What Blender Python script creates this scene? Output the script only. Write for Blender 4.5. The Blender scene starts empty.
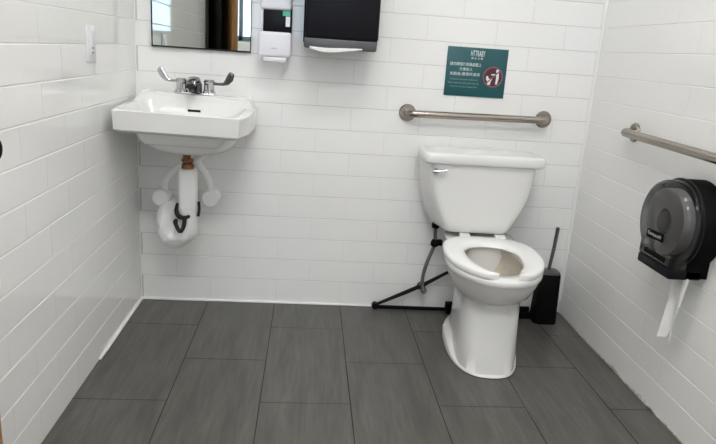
import bpy, bmesh, math, random
from mathutils import Vector, Matrix
random.seed(7)
S = bpy.context.scene
C = S.collection
PI = math.pi

# ------------------------------------------------------------------ camera
W = 2.023            # room width; back wall is y = 0, the camera looks towards +y
CAM = Vector((0.7472, -2.8089, 1.1712))
p_, y_, r_ = 0.26111, 0.08812, 0.06782
F = Vector((math.sin(y_) * math.cos(p_), math.cos(y_) * math.cos(p_), -math.sin(p_)))
R0 = Vector((math.cos(y_), -math.sin(y_), 0)); U0 = R0.cross(F)
RR = R0 * math.cos(r_) + U0 * math.sin(r_)
UU = -R0 * math.sin(r_) + U0 * math.cos(r_)
cam = bpy.data.cameras.new('camera')
co = bpy.data.objects.new('camera', cam); C.objects.link(co)
cam.sensor_width = 36.0
cam.lens = 36.0 * 625.62 / 716.0
cam.clip_start = 0.02
m = Matrix((RR, UU, -F)).transposed().to_4x4(); m.translation = CAM
co.matrix_world = m
S.camera = co

# ------------------------------------------------------------------ world, exposure, lamp strength
wd = bpy.data.worlds.new('sky'); S.world = wd; wd.use_nodes = True
bg = wd.node_tree.nodes['Background']
bg.inputs[0].default_value = (0.62, 0.80, 1.0, 1); bg.inputs[1].default_value = 6.0
S.view_settings.view_transform = 'Standard'; S.view_settings.look = 'None'
S.view_settings.gamma = 1.0; S.view_settings.use_curve_mapping = False
S.view_settings.exposure = 0.0
LAMP = 19.5; LAMP_FILL = 28.5
S.cycles.max_bounces = 16; S.cycles.diffuse_bounces = 10; S.cycles.transparent_max_bounces = 16

# ------------------------------------------------------------------ materials
def mat(name, col, rough=0.5, metal=0.0, spec=0.5, bump=None, vary=None, emit=None, coat=0.0, stretch=(1, 1, 1)):
    """Principled material with optional noise bump (scale, strength) and colour variation (scale, amount)."""
    M = bpy.data.materials.new(name); M.use_nodes = True
    nt = M.node_tree; b = nt.nodes['Principled BSDF']
    b.inputs['Base Color'].default_value = (*col, 1)
    b.inputs['Roughness'].default_value = rough
    b.inputs['Metallic'].default_value = metal
    b.inputs['Specular IOR Level'].default_value = spec
    b.inputs['Coat Weight'].default_value = coat
    if emit:
        b.inputs['Emission Color'].default_value = (*emit[0], 1); b.inputs['Emission Strength'].default_value = emit[1]
    if bump or vary:
        tc = nt.nodes.new('ShaderNodeTexCoord'); mp = nt.nodes.new('ShaderNodeMapping')
        mp.inputs['Scale'].default_value = stretch
        nt.links.new(tc.outputs['Object'], mp.inputs[0])
    if vary:
        n = nt.nodes.new('ShaderNodeTexNoise'); n.inputs['Scale'].default_value = vary[0]; n.inputs['Detail'].default_value = 5
        nt.links.new(mp.outputs[0], n.inputs['Vector'])
        rp = nt.nodes.new('ShaderNodeValToRGB')
        rp.color_ramp.elements[0].position = 0.3; rp.color_ramp.elements[1].position = 0.7
        rp.color_ramp.elements[0].color = (*[c * (1 - vary[1]) for c in col], 1)
        rp.color_ramp.elements[1].color = (*[min(1, c * (1 + vary[1])) for c in col], 1)
        nt.links.new(n.outputs['Fac'], rp.inputs[0]); nt.links.new(rp.outputs[0], b.inputs['Base Color'])
    if bump:
        n = nt.nodes.new('ShaderNodeTexNoise'); n.inputs['Scale'].default_value = bump[0]; n.inputs['Detail'].default_value = 3
        nt.links.new(mp.outputs[0], n.inputs['Vector'])
        bp = nt.nodes.new('ShaderNodeBump'); bp.inputs['Strength'].default_value = bump[1]; bp.inputs['Distance'].default_value = 0.01
        nt.links.new(n.outputs['Fac'], bp.inputs['Height']); nt.links.new(bp.outputs[0], b.inputs['Normal'])
    return M

M_tile = mat('glazed_white_tile', (0.85, 0.85, 0.84), 0.06, bump=(6, 0.02), vary=(1.6, 0.012))
M_grout = mat('light_grey_grout', (0.56, 0.56, 0.55), 0.8, vary=(12, 0.1))
M_groutw = mat('white_grout', (0.80, 0.80, 0.78), 0.6)
M_floor = mat('charcoal_porcelain', (0.092, 0.089, 0.081), 0.42, bump=(60, 0.08), vary=(5.0, 0.22), stretch=(3.2, 0.55, 1))
def floor_grain(M):
    nt = M.node_tree; b = nt.nodes['Principled BSDF']; rp = [n for n in nt.nodes if n.type == 'VALTORGB'][0]
    tc = [n for n in nt.nodes if n.type == 'TEX_COORD'][0]
    mp = nt.nodes.new('ShaderNodeMapping'); mp.inputs['Scale'].default_value = (26, 2.2, 1); nt.links.new(tc.outputs['Object'], mp.inputs[0])
    n = nt.nodes.new('ShaderNodeTexNoise'); n.inputs['Scale'].default_value = 3.0; n.inputs['Detail'].default_value = 6; nt.links.new(mp.outputs[0], n.inputs['Vector'])
    r2 = nt.nodes.new('ShaderNodeValToRGB'); r2.color_ramp.elements[0].position = .35; r2.color_ramp.elements[1].position = .68
    r2.color_ramp.elements[0].color = (.86, .86, .85, 1); r2.color_ramp.elements[1].color = (1.16, 1.15, 1.13, 1)
    nt.links.new(n.outputs['Fac'], r2.inputs[0])
    mx = nt.nodes.new('ShaderNodeMix'); mx.data_type = 'RGBA'; mx.blend_type = 'MULTIPLY'; mx.inputs[0].default_value = 1
    nt.links.new(rp.outputs[0], mx.inputs[6]); nt.links.new(r2.outputs[0], mx.inputs[7]); nt.links.new(mx.outputs[2], b.inputs['Base Color'])
floor_grain(M_floor)
M_fgrout = mat('dark_floor_grout', (0.022, 0.021, 0.020), 0.85)
M_paint = mat('white_paint', (0.85, 0.85, 0.84), 0.6, bump=(80, 0.03))
M_caulk = mat('white_caulk', (0.86, 0.86, 0.85), 0.45, bump=(30, 0.15))
M_dirt = mat('scuffed_plaster', (0.66, 0.62, 0.55), 0.8, vary=(40, 0.3))
M_cer = mat('white_vitreous_china', (0.77, 0.77, 0.755), 0.12, coat=0.3)
M_cerin = mat('stained_bowl_glaze', (0.56, 0.51, 0.43), 0.15, vary=(9, 0.18))
M_seat = mat('white_seat_plastic', (0.86, 0.86, 0.85), 0.22)
M_water = mat('bowl_water', (0.35, 0.33, 0.28), 0.03)
M_chrome = mat('chrome', (0.60, 0.60, 0.62), 0.10, 1.0)
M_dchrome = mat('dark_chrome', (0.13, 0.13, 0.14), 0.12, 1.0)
M_steel = mat('brushed_steel', (0.37, 0.335, 0.295), 0.26, 1.0, bump=(90, 0.05), stretch=(0.05, 1, 1))
M_black = mat('black_plastic', (0.007, 0.007, 0.010), 0.35, spec=0.14)
M_mblack = mat('matte_black_plastic', (0.004, 0.004, 0.004), 0.6, spec=0.08)
M_grey = mat('grey_plastic', (0.075, 0.075, 0.08), 0.35)
M_white = mat('white_plastic', (0.80, 0.80, 0.82), 0.30)
M_cool = mat('cool_white_plastic', (0.76, 0.76, 0.82), 0.28)
M_vinyl = mat('soft_white_vinyl', (0.80, 0.80, 0.79), 0.42, bump=(26, 0.8))
M_vinyls = mat('smooth_white_vinyl', (0.84, 0.84, 0.83), 0.38)
M_brass = mat('aged_brass', (0.24, 0.13, 0.065), 0.35, 1.0)
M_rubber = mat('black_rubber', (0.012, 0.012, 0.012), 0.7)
M_braid = mat('grey_braided_hose', (0.20, 0.19, 0.18), 0.45, 0.7, bump=(160, 0.4))
M_paper = mat('tissue_paper', (0.84, 0.84, 0.83), 0.85, bump=(35, 0.35))
M_card = mat('grey_cardboard', (0.08, 0.078, 0.075), 0.9)
M_teal = mat('teal_sign_face', (0.010, 0.088, 0.100), 0.35)
M_ink = mat('pale_ink', (0.72, 0.80, 0.78), 0.5)
M_ink2 = mat('thin_pale_ink', (0.30, 0.44, 0.43), 0.5)
M_red = mat('maroon_ink', (0.075, 0.020, 0.030), 0.45)
M_ring = mat('dusty_red_ink', (0.30, 0.10, 0.13), 0.45)
M_mirror = mat('mirror_silver', (0.62, 0.655, 0.635), 0.015, 1.0)
M_frame = mat('dark_mirror_edge', (0.02, 0.02, 0.022), 0.3, 0.6)
M_wood = mat('brown_wood', (0.36, 0.17, 0.055), 0.35, vary=(6, 0.25), stretch=(6, 6, 0.5))
M_dwood = mat('dark_wood', (0.030, 0.022, 0.018), 0.35, vary=(6, 0.25), stretch=(6, 6, 0.5))
M_alu = mat('blue_grey_aluminium', (0.20, 0.27, 0.31), 0.35, 0.5)
M_lamp = mat('lamp_diffuser', (0.9, 0.9, 0.9), 0.5, emit=((1.0, 0.99, 0.97), LAMP))
M_fill = mat('fill_panel_diffuser', (0.9, 0.9, 0.9), 0.5, emit=((1.0, 0.99, 0.97), LAMP_FILL))
M_green = mat('green_print', (0.10, 0.50, 0.32), 0.4)

def transp(name, tint, gloss, rough):
    M = bpy.data.materials.new(name); M.use_nodes = True; nt = M.node_tree
    for n in list(nt.nodes): nt.nodes.remove(n)
    o = nt.nodes.new('ShaderNodeOutputMaterial'); a = nt.nodes.new('ShaderNodeBsdfTransparent'); a.inputs[0].default_value = (*tint, 1)
    g = nt.nodes.new('ShaderNodeBsdfGlossy'); g.inputs['Roughness'].default_value = rough; g.inputs['Color'].default_value = (1, 1, 1, 1)
    d = nt.nodes.new('ShaderNodeBsdfDiffuse'); d.inputs[0].default_value = (0.05, 0.05, 0.052, 1)
    mx0 = nt.nodes.new('ShaderNodeMixShader'); mx0.inputs[0].default_value = 0.22
    nt.links.new(a.outputs[0], mx0.inputs[1]); nt.links.new(d.outputs[0], mx0.inputs[2])
    fr = nt.nodes.new('ShaderNodeFresnel'); fr.inputs[0].default_value = gloss
    mx = nt.nodes.new('ShaderNodeMixShader'); nt.links.new(fr.outputs[0], mx.inputs[0])
    nt.links.new(mx0.outputs[0], mx.inputs[1]); nt.links.new(g.outputs[0], mx.inputs[2]); nt.links.new(mx.outputs[0], o.inputs[0])
    return M
M_smoke = transp('smoked_clear_plastic', (0.48, 0.48, 0.49), 1.42, 0.10)

def frosted(name):
    M = bpy.data.materials.new(name); M.use_nodes = True; nt = M.node_tree
    b = nt.nodes['Principled BSDF']; b.inputs['Transmission Weight'].default_value = 1.0
    b.inputs['Roughness'].default_value = 0.3; b.inputs['Base Color'].default_value = (0.95, 0.98, 1, 1)
    return M
M_frost = frosted('frosted_glass')

# ------------------------------------------------------------------ mesh helpers
class MB:
    def __init__(s): s.bm = bmesh.new()
    def box(s, x0, x1, y0, y1, z0, z1, bev=0.0, seg=2, rot=None, piv=None):
        g = bmesh.ops.create_cube(s.bm, size=1.0); vs = g['verts']
        for v in vs:
            v.co = Vector(((x0 + x1) / 2 + v.co.x * (x1 - x0), (y0 + y1) / 2 + v.co.y * (y1 - y0), (z0 + z1) / 2 + v.co.z * (z1 - z0)))
        if bev:
            es = list({e for v in vs for e in v.link_edges})
            r = bmesh.ops.bevel(s.bm, geom=es, offset=bev, segments=seg, profile=0.5, affect='EDGES')
            vs = list({v for f in r['faces'] for v in f.verts} | {v for v in vs if v.is_valid})
        if rot is not None:
            piv = Vector(piv) if piv is not None else Vector(((x0 + x1) / 2, (y0 + y1) / 2, (z0 + z1) / 2))
            bmesh.ops.rotate(s.bm, verts=vs, cent=piv, matrix=rot)
        return s
    def loft(s, rings, cap0=True, cap1=True, closed=True):
        R = [[s.bm.verts.new(p) for p in ring] for ring in rings]
        n = len(R[0])
        for a, b in zip(R[:-1], R[1:]):
            for i in range(n if closed else n - 1):
                j = (i + 1) % n
                s.bm.faces.new((a[i], a[j], b[j], b[i]))
        if cap0: s.bm.faces.new(list(reversed(R[0])))
        if cap1: s.bm.faces.new(R[-1])
        return s
    def tube(s, pts, rad, n=14, cap=True, smooth=0):
        P = [Vector(p) for p in pts]
        if smooth:
            Q = []
            for i in range(len(P) - 1):
                p0 = P[max(i - 1, 0)]; p1 = P[i]; p2 = P[i + 1]; p3 = P[min(i + 2, len(P) - 1)]
                for k in range(smooth):
                    t = k / smooth
                    Q.append(0.5 * ((2 * p1) + (p2 - p0) * t + (2 * p0 - 5 * p1 + 4 * p2 - p3) * t * t + (3 * p1 - p0 - 3 * p2 + p3) * t ** 3))
            Q.append(P[-1])
            if isinstance(rad, (list, tuple)):
                rr = []
                for i in range(len(P) - 1):
                    for k in range(smooth): rr.append(rad[i] + (rad[i + 1] - rad[i]) * k / smooth)
                rr.append(rad[-1]); rad = rr
            P = Q
        if not isinstance(rad, (list, tuple)): rad = [rad] * len(P)
        rings = []; nrm = None
        for i, p in enumerate(P):
            t = (P[min(i + 1, len(P) - 1)] - P[max(i - 1, 0)]).normalized()
            if nrm is None:
                a = Vector((0, 0, 1)) if abs(t.z) < 0.9 else Vector((1, 0, 0))
                nrm = t.cross(a).normalized()
            else: nrm = (nrm - t * nrm.dot(t)).normalized()
            b = t.cross(nrm)
            rings.append([p + (nrm * math.cos(2 * PI * k / n) + b * math.sin(2 * PI * k / n)) * rad[i] for k in range(n)])
        return s.loft(rings, cap, cap)
    def lathe(s, base, axis, prof, n=28, cap=True):
        """prof: (distance along axis, radius)."""
        ax = Vector(axis).normalized(); a = Vector((0, 0, 1)) if abs(ax.z) < 0.9 else Vector((1, 0, 0))
        u = ax.cross(a).normalized(); v = ax.cross(u); B = Vector(base)
        return s.loft([[B + ax * d + (u * math.cos(2 * PI * k / n) + v * math.sin(2 * PI * k / n)) * r for k in range(n)] for d, r in prof], cap, cap)
    def prism(s, pts, vec, bev=0.0):
        """closed planar outline extruded along vec"""
        v = Vector(vec)
        A = [Vector(p) for p in pts]
        if bev:
            c = sum(A, Vector()) / len(A); d = v.normalized()
            def shrink(k): return [p + (c - p).normalized() * k for p in A]
            L = v.length
            return s.loft([[p for p in shrink(bev)], [p + d * bev * 0.3 for p in shrink(bev * 0.3)], [p + d * bev for p in A],
                           [p + d * (L - bev) for p in A], [p + d * (L - bev * 0.3) for p in shrink(bev * 0.3)], [p + d * L for p in shrink(bev)]])
        return s.loft([A, [p + v for p in A]])
    def torus(s, c, axis, R, r, n=28, k=10, a0=0.0, a1=2 * PI):
        ax = Vector(axis).normalized(); a = Vector((0, 0, 1)) if abs(ax.z) < 0.9 else Vector((1, 0, 0))
        u = ax.cross(a).normalized(); v = ax.cross(u); c = Vector(c)
        full = abs(a1 - a0 - 2 * PI) < 1e-6
        rings = []
        for i in range(n + 1):
            th = a0 + (a1 - a0) * i / n; d = u * math.cos(th) + v * math.sin(th)
            rings.append([c + d * (R + r * math.cos(2 * PI * j / k)) + ax * r * math.sin(2 * PI * j / k) for j in range(k)])
        return s.loft(rings, not full, not full)
    def build(s, name, material, parent=None, sharp=35, subsurf=0):
        bmesh.ops.remove_doubles(s.bm, verts=s.bm.verts, dist=1e-6)
        bmesh.ops.recalc_face_normals(s.bm, faces=s.bm.faces)
        me = bpy.data.meshes.new(name); s.bm.to_mesh(me); s.bm.free()
        for mm in (material if isinstance(material, (list, tuple)) else [material]): me.materials.append(mm)
        me.shade_smooth(); me.set_sharp_from_angle(angle=math.radians(sharp))
        o = bpy.data.objects.new(name, me); C.objects.link(o)
        if parent:
            o.parent = parent; o.matrix_parent_inverse = parent.matrix_basis.inverted()
        if subsurf:
            md = o.modifiers.new('subdivision', 'SUBSURF'); md.levels = subsurf; md.render_levels = subsurf
        return o

def thing(name, label, cat, loc, group=None):
    o = bpy.data.objects.new(name, None); C.objects.link(o); o.location = loc; o.empty_display_size = 0.05
    return tag(o, label, cat, group)
def tag(o, label, cat, group=None):
    o['label'] = label; o['category'] = cat
    if group: o['group'] = group
    return o
def struct(o):
    o['kind'] = 'structure'; return o
def copy_tree(o, parent=None):
    c = o.copy(); C.objects.link(c)
    if parent:
        c.parent = parent; c.matrix_parent_inverse = o.matrix_parent_inverse.copy()
    for ch in list(o.children): copy_tree(ch, c)
    return c
def rot(ang, ax): return Matrix.Rotation(ang, 3, ax)

# ------------------------------------------------------------------ the room
H = 3.0; YF = -3.6
Z1, PZ, PX = 0.1175, 0.10296, 0.3075
def tiled_wall(name, origin, udir, ulen, ndir, j0, cuts=(), groutm=None, g=0.0022, seed=1, gv=.0006, c=.0016, slope=0.0):
    """udir: along the wall, ndir: into the room. Real tiles with bevelled arrises on a grout bed."""
    rnd = random.Random(seed)
    o = Vector(origin); u = Vector(udir); n = Vector(ndir); zv = Vector((0, 0, 1))
    bm = bmesh.new()
    def P(a, z, d): return o + u * a + zv * z + n * d
    def slab(a0, a1, z0, z1):
        vs = [bm.verts.new(P(a, z, d)) for d in (-0.0012, -0.09) for a, z in ((a0, z0), (a1, z0), (a1, z1), (a0, z1))]
        for q in ((0, 1, 2, 3), (7, 6, 5, 4), (0, 4, 5, 1), (1, 5, 6, 2), (2, 6, 7, 3), (3, 7, 4, 0)):
            f = bm.faces.new([vs[i] for i in q]); f.material_index = 1
    spans = [(-.09, ulen + .09)]
    for c0, c1, zt in cuts:
        spans = [(-.09, c0), (c1, ulen + .09)]
        slab(c0, c1, zt, H)
    for a0, a1 in spans: slab(a0, a1, 0, H)
    def tile(a0, a1, z0, z1):
        if a1 - a0 < 0.012 or z1 - z0 < 0.01: return
        ta, tz, off = rnd.gauss(0, 0.0006), rnd.gauss(0, 0.0020), rnd.gauss(0, 0.0001)
        am, zm = (a0 + a1) / 2, (z0 + z1) / 2
        A = [(a0, z0), (a1, z0), (a1, z1), (a0, z1)]
        cv_ = gv * 1.6
        B = [(a0 + cv_, z0 + c), (a1 - cv_, z0 + c), (a1 - cv_, z1 - c), (a0 + cv_, z1 - c)]
        va = [bm.verts.new(P(a, z + slope * a, -0.0013)) for a, z in A]
        vb = [bm.verts.new(P(a, z + slope * a, off + (a - am) * ta * .5 + (z - zm) * tz)) for a, z in B]
        bm.faces.new(vb)
        for i in range(4):
            j = (i + 1) % 4
            bm.faces.new((va[i], va[j], vb[j], vb[i]))
    zs = [0.0]; z = Z1
    while z < H: zs.append(z); z += PZ
    zs.append(H)
    for r in range(len(zs) - 1):
        z0, z1 = zs[r] + g / 2, zs[r + 1] - g / 2
        st = (j0 + (PX / 2 if r % 2 else 0)) % PX - PX
        a = st
        while a < ulen:
            a0, a1 = max(a + gv, 0.001), min(a + PX - gv, ulen - 0.001)
            a += PX
            if a1 <= a0: continue
            segs = [(a0, a1)]
            for c0, c1, zt in cuts:
                if z0 < zt:
                    segs = [(x0, min(x1, c0)) for x0, x1 in segs if x0 < c0] + [(max(x0, c1), x1) for x0, x1 in segs if x1 > c1]
            for x0, x1 in segs: tile(x0, x1, z0, z1)
    bmesh.ops.recalc_face_normals(bm, faces=bm.faces)
    me = bpy.data.meshes.new(name); bm.to_mesh(me); bm.free()
    me.materials.append(M_tile); me.materials.append(groutm or M_grout)
    ob = bpy.data.objects.new(name, me); C.objects.link(ob)
    return struct(ob)

tiled_wall('wall_back', (0, 0, 0), (1, 0, 0), W, (0, -1, 0), 0.625, seed=3, c=.0006, gv=.00035)
DY0, DY1, DZ = -1.87, -2.68, 2.08       # doorway in the left wall, beside the camera
tiled_wall('wall_left', (0, 0, 0), (0, -1, 0), -YF, (1, 0, 0), 0.20, cuts=((-DY0, -DY1, DZ),), groutm=M_groutw, g=0.0030, seed=5, gv=.00012, slope=-.0052)
tiled_wall('wall_right', (W, 0, 0), (0, -1, 0), -YF, (-1, 0, 0), 0.432, groutm=M_groutw, seed=8, gv=.00012, slope=-.0065)

# floor: 30 x 60 cm porcelain laid lengthways, half bond
bm = bmesh.new(); rnd = random.Random(4)
vs = [bm.verts.new(p) for p in ((0 - .09, 0.09, -0.0012), (W + .09, 0.09, -0.0012), (W + .09, YF - .09, -0.0012), (-.09, YF - .09, -0.0012))]
vb = [bm.verts.new((v.co.x, v.co.y, -0.08)) for v in vs]
f = bm.faces.new(vs); f.material_index = 1
for q in [list(reversed(vb))] + [[vs[i], vs[(i + 1) % 4], vb[(i + 1) % 4], vb[i]] for i in range(4)]:
    f = bm.faces.new(q); f.material_index = 1
for c in range(-2, 5):
    x0, x1 = 0.6219 + c * 0.3122, 0.6219 + (c + 1) * 0.3122
    k = 1 if c % 2 == 0 else 0
    y = 0.0281 - (k - 2) * 0.3034
    while y > YF:
        a0, a1 = max(x0 + .0016, 0), min(x1 - .0016, W); b1, b0 = min(y - .0014, 0), max(y - .6067 + .0014, YF)
        y -= 0.6067
        if b1 <= b0 or a1 <= a0: continue
        ta, tb = rnd.gauss(0, .0008), rnd.gauss(0, .0006)
        A = [(a0, b0), (a1, b0), (a1, b1), (a0, b1)]; e = .0012
        B = [(a0 + e, b0 + e), (a1 - e, b0 + e), (a1 - e, b1 - e), (a0 + e, b1 - e)]
        va = [bm.verts.new((p, q, -.0013)) for p, q in A]; vc = [bm.verts.new((p, q, (p - (a0 + a1) / 2) * ta + (q - (b0 + b1) / 2) * tb - .0002)) for p, q in B]
        bm.faces.new(vc)
        for i in range(4): bm.faces.new((va[i], va[(i + 1) % 4], vc[(i + 1) % 4], vc[i]))
bmesh.ops.recalc_face_normals(bm, faces=bm.faces)
me = bpy.data.meshes.new('floor'); bm.to_mesh(me); bm.free(); me.materials.append(M_floor); me.materials.append(M_fgrout)
o = bpy.data.objects.new('floor', me); C.objects.link(o); struct(o)

struct(MB().box(-.09, W + .09, YF - .09, .09, H, H + .08).build('ceiling', M_paint))
# front wall (behind the camera) with a frosted window
WX0, WX1, WZ0, WZ1 = 0.003, 0.95, 1.22, 2.10
fw = MB()
fw.box(-.09, WX0, YF - .09, YF, 0, H); fw.box(WX1, W + .09, YF - .09, YF, 0, H)
fw.box(WX0, WX1, YF - .09, YF, 0, WZ0); fw.box(WX0, WX1, YF - .09, YF, WZ1, H)
struct(fw.build('wall_front', M_paint))
wf = MB()
for a, b_ in ((WX0, WX0 + .006), (.030, .070), (WX1 - .05, WX1 - .005)): wf.box(a, b_, YF - .07, YF - .01, WZ0, WZ1, .004)
for z in (WZ0, WZ1 - .05): wf.box(WX0, WX1, YF - .07, YF - .01, z, z + .05, .004)
wo = wf.build('window_1', M_alu); struct(wo)
MB().box(WX0 + .004, WX1 - .02, YF - .045, YF - .037, WZ0 + .02, WZ1 - .02).build('window_pane', M_frost, wo)
# doorway in the left wall: dark frame, passage behind it, door leaf standing ajar
df = MB()
df.box(-.10, .018, DY0 - .01, DY0 + .03, 0, DZ + .09, .004); df.box(-.10, .018, DY1 - .09, DY1 + .01, 0, DZ + .09, .004)
df.box(-.10, .018, DY1, DY0, DZ - .01, DZ + .09, .004)
struct(df.build('trim_1', M_dwood))
pw = MB(); pw.box(-.95, -.90, DY1 - .4, DY0 + .4, 0, H); pw.box(-.90, -.09, DY1 - .42, DY1 - .4, 0, H); pw.box(-.90, -.09, DY0 + .4, DY0 + .42, 0, H)
pw.box(-.95, -.09, DY1 - .42, DY0 + .42, H, H + .05); pw.box(-.95, -.09, DY1 - .42, DY0 + .42, -.06, 0)
struct(pw.build('wall_passage', M_dwood))  # the passage's darkness is put into its wall colour
hx, hy = 0.02, -2.65
leaf_ang = math.atan2(0.1895, 0.865)
dl = thing('door_1', 'brown wooden door standing ajar at left edge', 'door', (hx, hy, 0))
dl['kind'] = 'structure'
dr = MB(); dr.box(-.022, .022, 0, .882, .012, DZ - .015, .003)
lf = dr.build('door_leaf', M_wood)
kn = MB(); kn.lathe((0.022, .835, 1.0), (1, 0, 0), ((0, .022), (.006, .022), (.010, .009), (.034, .010), (.040, .021), (.054, .026), (.066, .020), (.070, .006)))
ko = kn.build('door_knob', M_mblack)
for o in (lf, ko): o.parent = dl
dl.rotation_euler.z = -leaf_ang

# caulk beads
struct(MB().tube(((0.0, -.004, .003), (.8, -.004, .003), (1.02, -.003, .002), (1.25, -.002, .0)), [.007, .006, .0045, .002], 8).build('trim_2', M_caulk))
struct(MB().tube(((.005, 0, .004), (.004, -.30, .003), (.004, -.52, .003), (.003, -.61, .001)), [.006, .007, .007, .004], 8).build('trim_3', M_caulk))
struct(MB().tube(((W - .002, -.002, .06), (W - .002, -.002, H)), .0085, 8).build('trim_4', M_caulk))
struct(MB().tube(((.002, -.002, .0), (.002, -.002, H)), .003, 8).build('trim_5', M_groutw))
# scuffed plaster edge where the right wall meets the floor
sc = MB()
rnd = random.Random(3)
y = -.05
pts = []
while y > -1.3: pts.append(y); y -= rnd.uniform(.012, .03)
for i, y in enumerate(pts):
    h = .006 + .004 * rnd.random() + (.016 * math.exp(-((y + .62) / .05) ** 2) + .02 * math.exp(-((y + .80) / .05) ** 2)) * rnd.random()
    sc.box(W - .0014, W + .002, y - .014, y + .014, 0, h)
struct(sc.build('trim_6', M_dirt))

# ceiling light (out of view): recessed LED panel
cl = thing('ceiling_light', 'white framed long ceiling light panel over the middle of the floor', 'ceiling light', (.95, -1.6, H), 'ceiling light panels')
MB().box(.37, 1.53, -1.78, -1.42, H - .03, H - .0, .004).build('frame', M_white, cl)
MB().box(.40, 1.50, -1.75, -1.45, H - .034, H - .029).build('diffuser', M_lamp, cl)
fill_panel = copy_tree(cl); fill_panel.location = (.85, -2.75, H)  # added unseen fill panel, evens out the light down the walls
for ch in fill_panel.children:
    if ch.name.startswith('diffuser'):
        ch.data = ch.data.copy(); ch.data.materials[0] = M_fill
fill_panel['label'] = 'added white framed fill light panel on the ceiling nearer the window wall'

# ------------------------------------------------------------------ wall-hung sink
def sstep(a, b, x):
    t = max(0, min(1, (x - a) / (b - a))); return t * t * (3 - 2 * t)
SX0, SX1, ST = 0.013, 0.519, 0.485
SC = (SX0 + SX1) / 2; SH = (SX1 - SX0) / 2
def half_w(t):
    # chamfered, softly rounded front corners
    if t < .30: return SH
    k = (t - .30) / (ST - .30)
    return SH - .026 * k ** 1.6
def sink_z(x, t):
    hw = half_w(t); dx = abs(x - SC)
    led = (1 - sstep(.105, .165, t)) * (1 - sstep(.222, .252, dx))
    rim = .926 + .038 * led - .003 * sstep(.2, .46, t)
    bx = 1 - sstep(.130, .218, dx)
    bt = sstep(.110, .225, t) * (1 - sstep(.395, .468, t))
    return rim - .135 * bx ** .8 * bt ** .8 - .006 * (1 - sstep(0, .014, min(ST - t, hw - dx)))
sink = thing('wall_sink', 'white wall-hung sink in the left corner beneath the mirror', 'sink', (SC, 0, .845))
NX, NT = 56, 48
bm = bmesh.new(); grid = []
for j in range(NT + 1):
    t = ST * j / NT; row = []
    for i in range(NX + 1):
        s = -1 + 2 * i / NX
        hw = half_w(t); x = SC + s * hw
        front = t
        z = sink_z(x, t)
        row.append(bm.verts.new((x, -t - .001, z)))
    grid.append(row)
for j in range(NT):
    for i in range(NX): bm.faces.new((grid[j][i], grid[j][i + 1], grid[j + 1][i + 1], grid[j + 1][i]))
bd = [grid[0][i] for i in range(NX + 1)] + [grid[j][NX] for j in range(1, NT + 1)] + [grid[NT][i] for i in range(NX - 1, -1, -1)] + [grid[j][0] for j in range(NT - 1, 0, -1)]
low = []
for v in bd:
    t = -v.co.y
    low.append(bm.verts.new((SC + (v.co.x - SC) * .985, min(v.co.y * .985, -.001), .842 + .006 * sstep(.2, .46, t))))
n = len(bd)
for i in range(n):
    j = (i + 1) % n; bm.faces.new((bd[i], bd[j], low[j], low[i]))
low2 = [bm.verts.new((SC + (v.co.x - SC) * .93, -.02 + (v.co.y + .02) * .955, .836)) for v in low]
for i in range(n):
    j = (i + 1) % n; bm.faces.new((low[i], low[j], low2[j], low2[i]))
bm.faces.new(low2)
b = MB(); b.bm.free(); b.bm = bm
# bowl under the deck
rings = []
for k in range(9):
    a = k / 8 * PI / 2
    rx, ry = .19 * math.cos(a) ** .6 + .012, .155 * math.cos(a) ** .6 + .012; z = .838 - .098 * math.sin(a)
    rings.append([(SC + rx * math.cos(2 * PI * i / 40), -.245 + ry * math.sin(2 * PI * i / 40) + .01 * k / 8, z) for i in range(40)])
b.loft(rings)
b.build('basin', M_cer, sink, sharp=50)
ot = min((k * .001 for k in range(110, 260)), key=lambda t: abs(sink_z(SC, t) - .9)); oz = sink_z(SC, ot); oa = math.atan2(sink_z(SC, ot + .005) - sink_z(SC, ot - .005), -.01)
MB().box(SC - .022, SC + .030, -ot - .0045, -ot + .0045, oz - .003, oz + .004, .001, rot=rot(oa + PI, 'X')).build('overflow_slot', M_mblack, sink)
MB().lathe((SC, -.30, sink_z(SC, .30) - .004), (0, 0, 1), ((0, .022), (.010, .022), (.011, .016), (.009, .010), (.009, .002))).build('drain', M_chrome, sink)

sink.rotation_euler.y = math.radians(1.1)

# faucet on the ledge
fx, ft, fz = .266, -.084, .9605
fau = thing('faucet', 'chrome faucet with two wing lever handles standing on the sink ledge', 'faucet', (fx, ft, fz))
MB().box(fx - .082, fx + .082, ft - .026, ft + .026, fz - .001, fz + .014, .006, 3).build('base_plate', M_chrome, fau)
sp = MB()
sec = [(0, .0, .027, .014), (.0, .034, .027, .017), (-.03, .050, .024, .016), (-.08, .044, .020, .012), (-.115, .030, .018, .010)]
rings = []
for d, z, w_, h_ in sec:
    rings.append([(fx + w_ * math.copysign(abs(math.cos(a)) ** .6, math.cos(a)), ft + d + (.016 * math.copysign(abs(math.sin(a)) ** .6, math.sin(a)) if z < .04 and d == 0 else 0),
                   fz + .012 + z + (h_ * math.copysign(abs(math.sin(a)) ** .6, math.sin(a)) if d else 0)) for a in [2 * PI * k / 20 for k in range(20)]])
sp.loft(rings)
sp.lathe((fx, ft - .103, fz + .040), (0, 0, -1), ((0, .011), (.016, .011), (.018, .009)), 16)
sp.build('spout', M_dchrome, fau)
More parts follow.
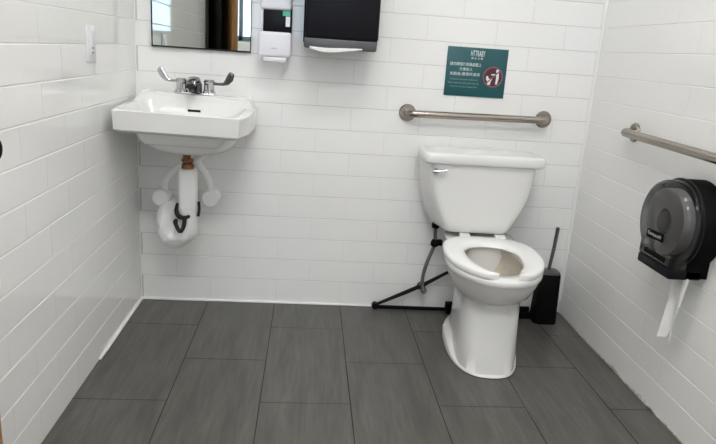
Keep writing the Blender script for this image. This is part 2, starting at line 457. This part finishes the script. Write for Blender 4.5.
for sgn in (-1, 1):
    hx_ = fx + sgn * .057
    h = MB(); h.lathe((hx_, ft, fz + .010), (0, 0, 1), ((0, .026), (.012, .026), (.015, .0225), (.042, .0215), (.045, .0235), (.054, .0235), (.058, .019)), 24)
    ho = h.build('valve', M_chrome, fau)
    l = MB()
    if sgn < 0: path = [(0, .056), (-.030, .055), (-.050, .056), (-.061, .063), (-.073, .079), (-.083, .096)]
    else: path = [(0, .054), (.036, .052), (.060, .053), (.073, .060), (.086, .076), (.092, .092)]
    path = [Vector((hx_ + x, ft - .004 - .10 * abs(x), fz + z)) for x, z in path]
    wds = [.008, .0055, .0065, .012, .0155, .0135]; ths = [.008, .005, .005, .0045, .004, .004]
    rings = []
    for i, p in enumerate(path):
        t = (path[min(i + 1, 5)] - path[max(i - 1, 0)]).normalized(); side = t.cross(Vector((0, 1, 0))).normalized(); out = side.cross(t)
        rings.append([p + side * wds[i] * math.cos(a) + out * ths[i] * math.sin(a) for a in [2 * PI * k / 16 for k in range(16)]])
    t = (path[-1] - path[-2]).normalized()
    rings.append([path[-1] + t * .008 + (q - path[-1]) * .75 for q in rings[-1]])
    rings.append([path[-1] + t * .012 + (q - path[-1]) * .25 for q in rings[5]])
    l.loft(rings)
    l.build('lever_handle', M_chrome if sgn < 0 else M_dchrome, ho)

# drain pipe with padded covers
TX, TT = .257, -.205
dp = thing('drain_pipe', 'white padded drain pipe with black ties hanging beneath the sink', 'pipe', (TX, TT, .74))
MB().tube(((TX, -.235, .752), (TX, -.225, .715), (TX, TT, .66), (TX, TT, .50)), .016, 14).build('tailpiece', M_brass, dp)
MB().lathe((TX, TT - .008, .668), (0, 0, 1), ((0, .017), (.004, .026), (.020, .025), (.026, .018), (.034, .026), (.044, .024), (.046, .015)), 20).build('slip_nut', M_brass, dp)
tc = MB(); tc.box(TX - .036, TX + .036, TT - .036, TT + .036, .488, .672, .016, 4); tc.build('pipe_cover', M_vinyls, dp, sharp=50)
tr = MB(); tr.tube(((TX - .004, TT, .505), (TX - .006, TT, .435), (.228, TT, .386), (.190, TT + .01, .378), (.160, TT + .03, .405), (.156, TT + .05, .450), (.157, TT + .11, .468), (.158, -.004, .470)),
                   [.040, .045, .050, .052, .048, .040, .036, .034], 22, smooth=6)
from mathutils import noise
for v in tr.bm.verts:
    q = noise.noise_vector(v.co * 22) * .010 + noise.noise_vector(v.co * 60) * .004
    v.co += Vector((q.x, min(q.y, 0) if v.co.y > -.02 else q.y, q.z))
tr.build('trap_cover', M_vinyl, dp)
MB().tube(((.214, TT - .01, .520), (.214, TT - .034, .496), (.226, TT - .046, .476), (.248, TT - .050, .470), (.272, TT - .046, .478)), [.006, .009, .010, .010, .006], 10, smooth=4).build('strap', M_rubber, dp)
MB().tube(((.222, TT - .052, .458), (.212, TT - .053, .452), (.232, TT - .056, .412), (.246, TT - .050, .432), (.250, TT - .046, .462)), .0085, 8, smooth=4).build('strap', M_rubber, dp)
MB().tube(((.300, TT + .0, .530), (.303, TT - .006, .500), (.298, TT - .0, .468)), .006, 8, smooth=4).build('strap', M_rubber, dp)

# supply lines with round valve covers
for sgn in (0, 1):
    cx = .122 if sgn == 0 else .335; cz = .520 if sgn == 0 else .525
    s_ = thing('supply_line', 'white sleeved water supply line with round valve cap left of the drain pipe' if sgn == 0 else
               'white sleeved water supply line with round valve cap right of the drain pipe', 'pipe', (cx, 0, cz), 'supply lines beneath the sink')
    MB().lathe((cx, -.002, cz), (0, -1, 0), ((0, .020), (.06, .020), (.062, .037), (.116, .037), (.122, .034), (.1225, .030), (.1215, .029), (.1225, .0)), 28).build('valve_cover', M_vinyls, s_)
    if sgn == 0: path = ((cx + .012, -.09, cz + .030), (cx + .024, -.10, cz + .078), (cx + .060, -.11, cz + .122), (cx + .094, -.11, cz + .150), (cx + .10, -.10, cz + .2), (TX - .066, -.075, .80), (TX - .068, -.07, .850))
    else: path = ((cx - .006, -.09, cz + .030), (cx - .012, -.10, cz + .078), (cx - .032, -.11, cz + .118), (cx - .052, -.12, cz + .150), (TX + .030, -.13, .700), (TX + .072, -.10, .748), (TX + .072, -.075, .850))
    MB().tube(path, .0155, 14, smooth=7).build('supply_hose', M_vinyls, s_)

# ------------------------------------------------------------------ mirror
mi = thing('wall_mirror', 'rectangular wall mirror with thin dark edge above the sink', 'mirror', (.278, 0, 1.149))
MB().box(.072, .486, -.016, -.001, 1.148, 2.05).build('frame', M_frame, mi)
MB().box(.078, .483, -.018, -.0155, 1.154, 2.044).build('glass', M_mirror, mi)

# soap dispenser
sd = thing('soap_dispenser', 'white wall soap dispenser with dark window between mirror and black towel dispenser', 'soap dispenser', (.59, 0, 1.135))
MB().box(.535, .655, -.055, -.001, 1.14, 1.44, .008).build('back_plate', M_cool, sd)
MB().box(.524, .660, -.105, -.040, 1.137, 1.239, .012, 3).build('lower_cover', M_cool, sd, sharp=50)
MB().box(.528, .656, -.105, -.040, 1.325, 1.46, .012, 3).build('upper_cover', M_cool, sd, sharp=50)
MB().box(.541, .658, -.090, -.050, 1.228, 1.345, .004).build('window', M_black, sd)
MB().box(.633, .651, -.0915, -.0895, 1.262, 1.302, .0).build('label_sticker', M_white, sd)
MB().box(.620, .651, -.0915, -.0895, 1.304, 1.328, .0).build('label_sticker', M_green, sd)
MB().box(.529, .541, -.094, -.045, 1.262, 1.318, .004).build('latch', M_white, sd)
MB().box(.578, .600, -.1065, -.1045, 1.170, 1.176, .0008).build('emblem', M_grout, sd)
MB().box(.545, .640, -.098, -.050, 1.118, 1.140, .005).build('nozzle', M_white, sd)

# paper towel dispenser
td = thing('towel_dispenser', 'large black paper towel dispenser with white towel tongue on the back wall', 'paper towel dispenser', (.86, 0, 1.18))
MB().box(.708, 1.010, -.17, -.001, 1.20, 1.62, .010, 3).build('body', M_mblack, td, sharp=50)
MB().box(.715, 1.010, -.205, -.15, 1.222, 1.62, .012, 3).build('front_cover', M_black, td, sharp=50)
MB().box(.712, 1.006, -.200, -.10, 1.184, 1.226, .008, 3).build('lower_lip', M_grey, td, sharp=50)
pt = MB()
rings = []
for k in range(13):
    s = k / 12; x = .735 + .235 * s; w_ = .030 * math.sin(PI * min(1, s * 1.6 + .12) if s < .3 else PI * (.5 + .47 * (s - .3) / .7)) + .001
    z = 1.193 - .002 * math.sin(s * 6)
    rings.append([(x, -.19 - w_, z - .018 * (w_ / .030)), (x, -.185, z - .004), (x, -.185, z + .002), (x, -.19 - w_, z - .010 * (w_ / .030) + .002)])
pt.loft(rings)
tag(pt.build('paper_towel', M_paper), 'white paper towel end sticking out beneath the black towel dispenser', 'paper towel')

# ------------------------------------------------------------------ sign
SGX, SGZ, SGW, SGH = 1.338, 1.023, .2715, .2105
sg = thing('restroom_sign', 'teal rectangular sign with pale writing and red circle above the grab bar', 'sign', (SGX + SGW / 2, 0, SGZ))
MB().box(SGX, SGX + SGW, -.006, -.0005, SGZ, SGZ + SGH, .0008).build('panel', M_teal, sg)
def sgp(u, v): return (SGX + SGW * u, SGZ + SGH * (1 - v))
dg_texts = []
def text(name, body, u, v, height, width, material, d=.0002, font=None):
    cu = bpy.data.curves.new(name, 'FONT'); cu.body = body; cu.align_x = 'CENTER'; cu.align_y = 'CENTER'; cu.size = 1.0; cu.extrude = 0.0
    t = bpy.data.objects.new(name, cu); C.objects.link(t)
    bpy.context.view_layer.update()
    me = bpy.data.meshes.new_from_object(t.evaluated_get(bpy.context.evaluated_depsgraph_get()))
    bpy.data.objects.remove(t)
    xs = [p.co.x for p in me.vertices]; ys = [p.co.y for p in me.vertices]
    sx = width / (max(xs) - min(xs)); sy = height / (max(ys) - min(ys))
    cx, cy = (max(xs) + min(xs)) / 2, (max(ys) + min(ys)) / 2
    return me, sx, sy, cx, cy
def sign_text(name, body, u, v, height, width, material):
    me, sx, sy, cx, cy = text(name, body, u, v, height, width, material)
    X, Z = sgp(u, v)
    for p in me.vertices: p.co = ((p.co.x - cx) * sx + X, -.0066, (p.co.y - cy) * sy + Z)
    me.materials.clear(); me.materials.append(material)
    o = bpy.data.objects.new(name, me); C.objects.link(o); o.parent = sg; o.matrix_parent_inverse = sg.matrix_basis.inverted()
    return o
sign_text('heading', 'HTTRABY', .50, .115, .024, .063, M_ink)
sign_text('heading', '衛 生 公 園', .49, .215, .0085, .052, M_ink)
sign_text('lettering', '請勿蹲踏於馬桶座圈上', .315, .345, .0150, .141, M_ink)
sign_text('lettering', '方便他人', .325, .445, .0135, .060, M_ink)
sign_text('lettering', '如廁後,請保持清潔', .315, .545, .0150, .134, M_ink)
sign_text('lettering', 'Please do not step on the seat', .31, .66, .008, .125, M_ink2)
sign_text('lettering', 'Please keep the toilet clean after use', .31, .735, .008, .138, M_ink2)
sign_text('lettering', 'Thank you for your cooperation', .31, .81, .008, .125, M_ink2)
cxx, czz = sgp(.785, .575); RC = .0455
def disc(pts, d, nm, mt):
    MB().prism([(x, -.006, z) for x, z in pts], (0, -d, 0)).build(nm, mt, sg)
disc([(cxx + RC * math.cos(2 * PI * k / 40), czz + RC * math.sin(2 * PI * k / 40)) for k in range(40)], .0006, 'prohibition_disc', M_red)
# squatting figure over a bowl
disc([(cxx - .030, czz + .004), (cxx - .022, czz + .004), (cxx - .019, czz - .006), (cxx - .002, czz - .008), (cxx - .008, czz - .020), (cxx - .010, czz - .034), (cxx - .022, czz - .034), (cxx - .022, czz - .022), (cxx - .030, czz - .010)], .0009, 'toilet_symbol', M_ink)
fig = MB()
fig.prism([(cxx + .020 + .0085 * math.cos(2 * PI * k / 20), -.006, czz + .027 + .0085 * math.sin(2 * PI * k / 20)) for k in range(20)], (0, -.0009, 0))
fig.prism([(x, -.006, z) for x, z in ((cxx + .014, czz + .018), (cxx + .026, czz + .018), (cxx + .027, czz - .004), (cxx + .022, czz - .030), (cxx + .013, czz - .030), (cxx + .015, czz - .006))], (0, -.0009, 0))
fig.prism([(x, -.006, z) for x, z in ((cxx + .015, czz + .015), (cxx - .008, czz + .013), (cxx - .008, czz + .008), (cxx + .015, czz + .008))], (0, -.0009, 0))
fig.build('figure_symbol', M_ink, sg)
MB().torus((cxx, -.0067, czz), (0, 1, 0), RC - .003, .0030, 40, 6).build('prohibition_ring', M_ring, sg)
MB().box(cxx - RC, cxx + RC, -.0074, -.0068, czz - .0026, czz + .0026, rot=rot(math.radians(-45), 'Y')).build('prohibition_bar', M_ring, sg)

# ------------------------------------------------------------------ grab bars
def grab_bar(a, b, out, label, name='grab_bar'):
    A, B, n = Vector(a), Vector(b), Vector(out)
    t = thing(name, label, 'grab bar', (A + B) / 2, 'steel grab bars')
    d = (B - A).normalized(); D = .052; r = .016
    path = [A + n * .004, A + n * (D - .028)]
    for k in range(1, 7):
        th = k / 6 * PI / 2; path.append(A + n * (D - .028 + .028 * math.sin(th)) + d * .028 * (1 - math.cos(th)))
    back = [B + (p - A) - 2 * d * (p - A).dot(d) for p in path]
    MB().tube(path + list(reversed(back)), r, 18).build('bar', M_steel, t)
    for p in (A, B):
        MB().lathe(p + n * .0005, n, ((0, .038), (.004, .038), (.009, .034), (.010, .018)), 30).build('flange', M_steel, t)
grab_bar((1.183, 0, .935), (1.808, 0, .941), (0, -1, 0), 'brushed steel grab bar on the back wall above the toilet tank')
grab_bar((W, -.432, .947), (W, -1.34, .935), (-1, 0, 0), 'brushed steel grab bar on the right wall above the tissue dispenser')

# ------------------------------------------------------------------ toilet
TA = math.radians(4.8)
TO = Vector((1.543, -.004, 0))
def tl(lat, t, z): return Vector((TO.x + lat * math.cos(TA) - t * math.sin(TA), -lat * math.sin(TA) - t * math.cos(TA), z))
toilet = thing('toilet', 'white two-piece toilet with open-front seat against the back wall', 'toilet', (TO.x, -.4, 0))
NR = 56
def egg(w, tb, tf, tm, z, pb=2.6, pf=2.1, cx=0.0):
    """outline: half width w, back tb, front tf, widest at tm"""
    out = []
    for k in range(NR):
        a = 2 * PI * k / NR; c, s = math.cos(a), math.sin(a)
        p = pf if s > 0 else pb
        lat = w * math.copysign(abs(c) ** (2 / p), c); tt = math.copysign(abs(s) ** (2 / p), s)
        out.append(tl(cx + lat, tm + tt * ((tf - tm) if s > 0 else (tm - tb)), z))
    return out
# pedestal and bowl in one glazed body
bw = MB()
rings = [egg(.147, .13, .688, .36, .0, 2.1, 2.6), egg(.147, .13, .688, .36, .014, 2.1, 2.6), egg(.146, .132, .686, .36, .034, 2.1, 2.6), egg(.140, .14, .682, .38, .046, 2.3, 2.8), egg(.122, .17, .676, .43, .054, 3.0, 3.2),
         egg(.119, .19, .668, .46, .08, 3.4, 3.4), egg(.117, .20, .654, .46, .15, 3.4, 3.4), egg(.116, .20, .640, .46, .23, 3.4, 3.4), egg(.117, .20, .634, .46, .280, 3.2, 3.2),
         egg(.132, .20, .655, .47, .293, 2.8, 2.4), egg(.154, .20, .694, .47, .316, 2.6, 2.2), egg(.171, .20, .720, .47, .346, 2.5, 2.1), egg(.182, .21, .738, .48, .378, 2.5, 2.05),
         egg(.187, .21, .744, .48, .392, 2.5, 2.05), egg(.190, .21, .748, .48, .396, 2.5, 2.05), egg(.190, .21, .748, .48, .412, 2.5, 2.05), egg(.186, .215, .744, .48, .418, 2.5, 2.05),
         egg(.120, .30, .680, .48, .418, 2.3, 2.05), egg(.112, .31, .672, .48, .410, 2.3, 2.05)]
for r_i in range(1, 5):
    for q in rings[r_i]:
        q.z *= 1 - .8 * sstep(.40, .60, -(q.y - TO.y))
bw.loft(rings, True, False)
bw.build('bowl', M_cer, toilet, sharp=60)
MB().loft([egg(.1485, .1285, .6895, .36, .0004, 2.1, 2.6), egg(.1485, .1285, .6895, .36, .002, 2.1, 2.6), egg(.146, .131, .687, .36, .003, 2.1, 2.6)]).build('base_shadow_ring', M_rubber, toilet)  # dark ring drawn in as the contact shadow under the toilet foot
bi = MB()
bi.loft([egg(.114, .308, .674, .48, .411, 2.3, 2.05), egg(.122, .30, .672, .48, .385, 2.3, 2.05), egg(.120, .31, .650, .47, .34, 2.2, 2.0), egg(.095, .33, .590, .45, .29, 2.1, 2.0), egg(.06, .36, .52, .43, .245, 2, 2), egg(.02, .40, .46, .43, .235, 2, 2)], False, True)
bi.build('bowl_interior', M_cerin, toilet, sharp=60)
MB().loft([egg(.088, .335, .575, .45, .279, 2.1, 2.0), egg(.088, .335, .575, .45, .2795, 2.1, 2.0)]).build('bowl_water', M_water, toilet)
# foot flange at the back and bolt caps
for s in (-1, 1):
    p = tl(s * .131, .31, .036); MB().lathe(p, (0, 0, 1), ((0, .013), (.010, .012), (.016, .007), (.018, .001)), 16).build('bolt_cap', M_cer, toilet)
# back deck that carries the tank
MB().loft([egg(.10, .06, .33, .20, .20, 4, 4), egg(.115, .05, .33, .20, .33, 4, 4), egg(.15, .05, .33, .20, .40, 4, 4), egg(.155, .05, .33, .20, .418, 4, 4), egg(.150, .055, .325, .20, .424, 4, 4)]).build('deck', M_cer, toilet, sharp=60)
# tank
TB = math.radians(0.6)
TKX, TKY = 1.498, -.135
def tk(lat, d, z): return Vector((TKX + lat * math.cos(TB) - d * math.sin(TB), TKY - lat * math.sin(TB) - d * math.cos(TB), z))
def rrect(w, d0, d1, z, p=7, back=1.0):
    out = []; dm, dh = (d0 + d1) / 2, (d1 - d0) / 2
    for k in range(64):
        a = 2 * PI * k / 64; c, s = math.cos(a), math.sin(a)
        ss = math.copysign(abs(s) ** (2 / p), s)
        out.append(tk(w * (1 + (back - 1) * (1 - ss) / 2) * math.copysign(abs(c) ** (2 / p), c), dm + dh * math.copysign(abs(s) ** (2 / p), s), z))
    return out
tank = MB()
prof = [(.446, .118, -.06, .070, 1.3), (.452, .132, -.078, .084, 1.3), (.466, .144, -.088, .092, 1.3), (.505, .165, -.09, .097, 1.27), (.545, .183, -.09, .099, 1.24), (.585, .200, -.09, .101, 1.2), (.625, .213, -.09, .102, 1.165), (.67, .220, -.09, .103, 1.15), (.71, .2235, -.09, .104, 1.145), (.756, .226, -.09, .105, 1.14)]
tank.loft([rrect(w, a, b, z, 10, k) for z, w, a, b, k in prof])
tank.build('tank', M_cer, toilet, sharp=60)
lid = MB()
lid.loft([rrect(.252, -.096, .112, .750, 12), rrect(.259, -.10, .120, .754, 12), rrect(.261, -.10, .122, .759, 12), rrect(.262, -.10, .122, .786, 12), rrect(.259, -.099, .119, .7935, 12), rrect(.256, -.094, .113, .7965, 11), rrect(.235, -.080, .096, .7985, 9), rrect(.15, -.06, .06, .8000, 6), rrect(.05, -.02, .02, .8005, 4)])
lid.build('tank_lid', M_cer, toilet, sharp=60)
lv = MB()
p0 = tk(-.212, .102, .722)
lv.lathe(p0, (-.05, -1, 0), ((0, .011), (.010, .011), (.013, .008), (.016, .006)), 18)
lv.tube((tk(-.224, .119, .720), tk(-.200, .124, .721), tk(-.166, .126, .727)), [.006, .0065, .008], 12, smooth=4)
lv.build('flush_lever', M_chrome, toilet)
# seat, open at the front
st = MB()
NS = 60
def seat_pt(k, inner, z):
    # k 0..1 runs from the left tip round the back to the right tip
    g0, g1 = math.radians(9), math.radians(16)
    a = PI / 2 + g0 + (2 * PI - g0 - g1) * k         # angle, front is +90 degrees
    c, s = math.cos(a), math.sin(a)
    if inner: w, tb, tf, tm, pb, pf = .108, .345, .705, .47, 2.3, 2.0
    else: w, tb, tf, tm, pb, pf = .195, .236, .752, .46, 2.7, 2.05
    p = pf if s > 0 else pb
    lat = w * math.copysign(abs(c) ** (2 / p), c); tt = math.copysign(abs(s) ** (2 / p), s)
    if inner and s > .8: lat = lat * (1 + (s - .8) * (2.6 if c > 0 else 1.2))
    return tl(lat, tm + tt * ((tf - tm) if s > 0 else (tm - tb)), z)
rings = []
for i in range(NS + 1):
    k = i / NS
    e = min(k, 1 - k) * NS          # round the tips
    sh = 1.0 if e >= 3 else math.sqrt(max(0.02, 1 - ((3 - e) / 3) ** 2))
    A, B = seat_pt(k, False, 0), seat_pt(k, True, 0); M_ = (A + B) / 2
    A, B = M_ + (A - M_) * sh, M_ + (B - M_) * sh
    zl, zh = .4205, .4435
    q = lambda f, z: Vector((A.x + (B.x - A.x) * f, A.y + (B.y - A.y) * f, z))
    rings.append([q(.03, zl), q(0, zl + .006), q(0, zh - .008), q(.04, zh - .003), q(.14, zh), q(.6, zh - .001), q(.88, zh - .004), q(.97, zh - .010), q(1, zl + .005), q(.97, zl)])
st.loft(rings)
seat = st.build('seat', M_seat, toilet, sharp=50)
for s in (-1, 1):
    h = MB(); h.loft([[tl(s * .078 + a, .222 + b, z) for a, b in ((-.022, -.016), (.022, -.016), (.022, .02), (-.022, .02))] for z in (.420, .446)])
    h.build('hinge', M_seat, seat)

# water supply beside the toilet
ws = thing('water_supply', 'dark braided water hose with black nut between wall and toilet tank', 'hose', (1.32, 0, .11))
MB().tube(((1.345, -.085, .452), (1.348, -.08, .40), (1.352, -.075, .36), (1.346, -.072, .325), (1.326, -.068, .26), (1.314, -.066, .20), (1.310, -.064, .140)), .0085, 12, smooth=5).build('hose', M_braid, ws)
MB().lathe((1.350, -.077, .372), (.02, .02, -1), ((0, .013), (.010, .019), (.028, .019), (.034, .012)), 8).build('coupling_nut', M_mblack, ws)
MB().box(1.352, 1.384, -.092, -.066, .345, .372, .004).build('coupling_lug', M_mblack, ws)
MB().lathe((1.345, -.085, .452), (0, 0, -1), ((0, .019), (.018, .019), (.024, .013)), 8).build('coupling_nut', M_mblack, ws)
MB().lathe((1.322, -.001, .115), (0, -1, 0), ((0, .022), (.004, .022), (.006, .010), (.050, .010), (.052, .014), (.075, .014), (.077, .008)), 18).build('stop_valve', M_steel, ws)
MB().tube(((1.322, -.064, .115), (1.312, -.064, .135), (1.310, -.064, .150)), .012, 12).build('valve_outlet', M_steel, ws)

# black rod frame lying along the wall behind the toilet
rf = thing('rod_frame', 'black hinged rods lying along the wall base behind the toilet', 'rod frame', (1.12, -.03, 0))
MB().tube(((1.102, -.035, .022), (1.25, -.032, .092), (1.33, -.030, .132), (1.44, -.028, .198), (1.50, -.027, .232)), [.007, .010, .010, .007, .007], 10).build('rod', M_black, rf)
MB().tube(((1.102, -.035, .012), (1.48, -.040, .012), (1.83, -.040, .012)), .009, 10).build('rod', M_mblack, rf)
MB().tube(((1.46, -.065, .040), (1.845, -.065, .040)), .011, 10).build('rod', M_mblack, rf)
MB().box(1.72, 1.845, -.10, -.03, .0, .030, .005).build('foot_block', M_mblack, rf)
MB().box(1.44, 1.475, -.075, -.028, .0, .052, .005).build('foot_block', M_mblack, rf)
MB().lathe((1.100, -.048, .020), (0, 1, 0), ((0, .016), (.022, .016)), 18).build('hinge_joint', M_black, rf)

# toilet brush
BX, BY = 1.902, -.105
tb = thing('toilet_brush', 'grey-handled toilet brush standing in its black holder in the right corner', 'toilet brush', (BX, BY, 0))
def sq(w, d, z, dx=0, dy=0): return [(BX + dx + w * math.copysign(abs(math.cos(a)) ** .5, math.cos(a)), BY + dy + d * math.copysign(abs(math.sin(a)) ** .5, math.sin(a)), z) for a in [2 * PI * k / 36 for k in range(36)]]
MB().loft([sq(.056, .052, .0), sq(.056, .052, .01), sq(.053, .050, .10), sq(.048, .046, .240), sq(.044, .042, .244), sq(.042, .040, .236), sq(.042, .040, .05)], True, True).build('holder', M_mblack, tb, sharp=50)
MB().loft([sq(.044, .042, .238), sq(.046, .044, .246), sq(.044, .042, .252), sq(.012, .012, .258)]).build('lid', M_grey, tb, sharp=50)
MB().tube(((BX - .004, BY, .06), (BX - .004, BY, .255), (BX + .006, BY + .002, .36), (BX + .012, BY + .004, .462)), [.0075, .0075, .0085, .009], 14).build('handle', M_grey, tb)

# ------------------------------------------------------------------ tissue dispenser on the right wall
CY, CZ, RD = -.928, .714, .140
td2 = thing('tissue_dispenser', 'round smoked-plastic jumbo toilet tissue dispenser on the right wall', 'toilet paper dispenser', (W, CY, CZ))
def outline(r, zb, wb, x):
    """round top running into a narrower straight base (y, z plane)"""
    pts = []
    a0 = -math.acos(min(1, wb / r)) if wb < r else 0
    for k in range(41):
        a = a0 + (PI - 2 * a0) * k / 40
        pts.append((x, CY + r * math.cos(a), CZ + r * math.sin(a)))
    pts += [(x, CY - wb * 1.0, zb), (x, CY + wb * 1.0, zb)]
    return pts
MB().loft([outline(.142, .556, .100, W - .001), outline(.142, .556, .100, W - .070), outline(.137, .560, .098, W - .075)]).build('body', M_mblack, td2, sharp=50)
cv = MB()
cv.loft([outline(.138, .580, .098, W - .074), outline(.137, .580, .098, W - .112), outline(.132, .583, .095, W - .124), outline(.122, .588, .09, W - .130)], False, True)
cv.build('cover', M_smoke, td2, sharp=50)
MB().torus((W - .075, CY, CZ), (1, 0, 0), .139, .006, 40, 8, a0=0, a1=2 * PI).build('rim', M_black, td2)
MB().box(W - .128, W - .02, CY - .100, CY + .098, .550, .583, .006).build('base', M_black, td2, sharp=50)
MB().box(W - .1335, W - .126, CY - .066, CY + .060, .594, .612, .004).build('grip', M_mblack, td2)
MB().lathe((W - .121, CY, CZ), (1, 0, 0), ((0, .032), (.045, .034)), 24).build('spindle', M_mblack, td2)
# badge
RBA = math.radians(-3)
bdg = MB().box(W - .1325, W - .1295, CY - .036, CY + .062, .650, .678, .001, rot=rot(RBA, 'X')).build('badge', M_mblack, td2)
me, sx, sy, cx, cy = text('badge_lettering', 'Compact®', 0, 0, .014, .080, M_ink)
for p in me.vertices:
    a, b_ = (p.co.x - cx) * sx, (p.co.y - cy) * sy
    p.co = (W - .1329, CY + .013 - a * math.cos(RBA), .664 + b_ + a * math.sin(-RBA) * -1 * 0)
me.materials.clear(); me.materials.append(M_ink)
o = bpy.data.objects.new('badge_lettering', me); C.objects.link(o); o.parent = bdg
# the roll inside, with its hanging end
tr_ = thing('toilet_roll', 'white jumbo tissue roll inside the round smoked dispenser, its end hanging below', 'toilet paper', (W - .09, CY, CZ))
rl = MB(); x0, x1 = W - .118, W - .040
def circ(x, r): return [(x, CY + r * math.cos(2 * PI * k / 48), CZ + .002 + r * math.sin(2 * PI * k / 48)) for k in range(48)]
rl.loft([circ(x0, .042), circ(x0, .108), circ(x1 - .04, .108), circ(x1 - .04, .042), circ(x0, .042)], False, False)
rl.build('roll', M_paper, tr_)
MB().loft([circ(x0 + .002, .0415), circ(x1 - .041, .0415), circ(x1 - .041, .037), circ(x0 + .002, .037), circ(x0 + .002, .0415)], False, False).build('core', M_card, tr_)
sh = MB(); rows = []
for k in range(17):
    s = k / 16; z = .556 - .224 * s
    half = .047 * (1 - .42 * s); yc = CY - .062 - .004 * s + .018 * s * s
    ring = []
    for j in range(9):
        f_ = -1 + j / 4
        zz = z - (.012 * (abs(f_) if k > 12 else 0) * (k - 12) / 4 if k > 12 else 0) - (.0 if j != 4 or k < 15 else -.018)
        ring.append((W - .062 + .010 * math.sin(f_ * 2.4 + s * 2.0) * (0.3 + s), yc + f_ * half, zz))
    rows.append(ring)
tw = [[(x - .0012, y, z) for x, y, z in reversed(r)] for r in rows]
sh.loft([a + b2 for a, b2 in zip(rows, tw)])
sh.build('hanging_sheet', M_paper, tr_, sharp=80)

# ------------------------------------------------------------------ outlet on the left wall
ou = thing('wall_outlet', 'white outlet plate on the left wall beside the sink', 'outlet', (0, -.563, 1.087))
MB().box(.0005, .008, -.603, -.520, 1.087, 1.207, .003, 2).build('plate', M_white, ou)
rc = MB().box(.006, .011, -.580, -.543, 1.108, 1.186, .002, 2).build('receptacle', M_white, ou)
for z in (1.134, 1.118): MB().box(.0105, .0116, -.570, -.556, z - .003, z + .003, .0).build('slot', M_grey, rc)
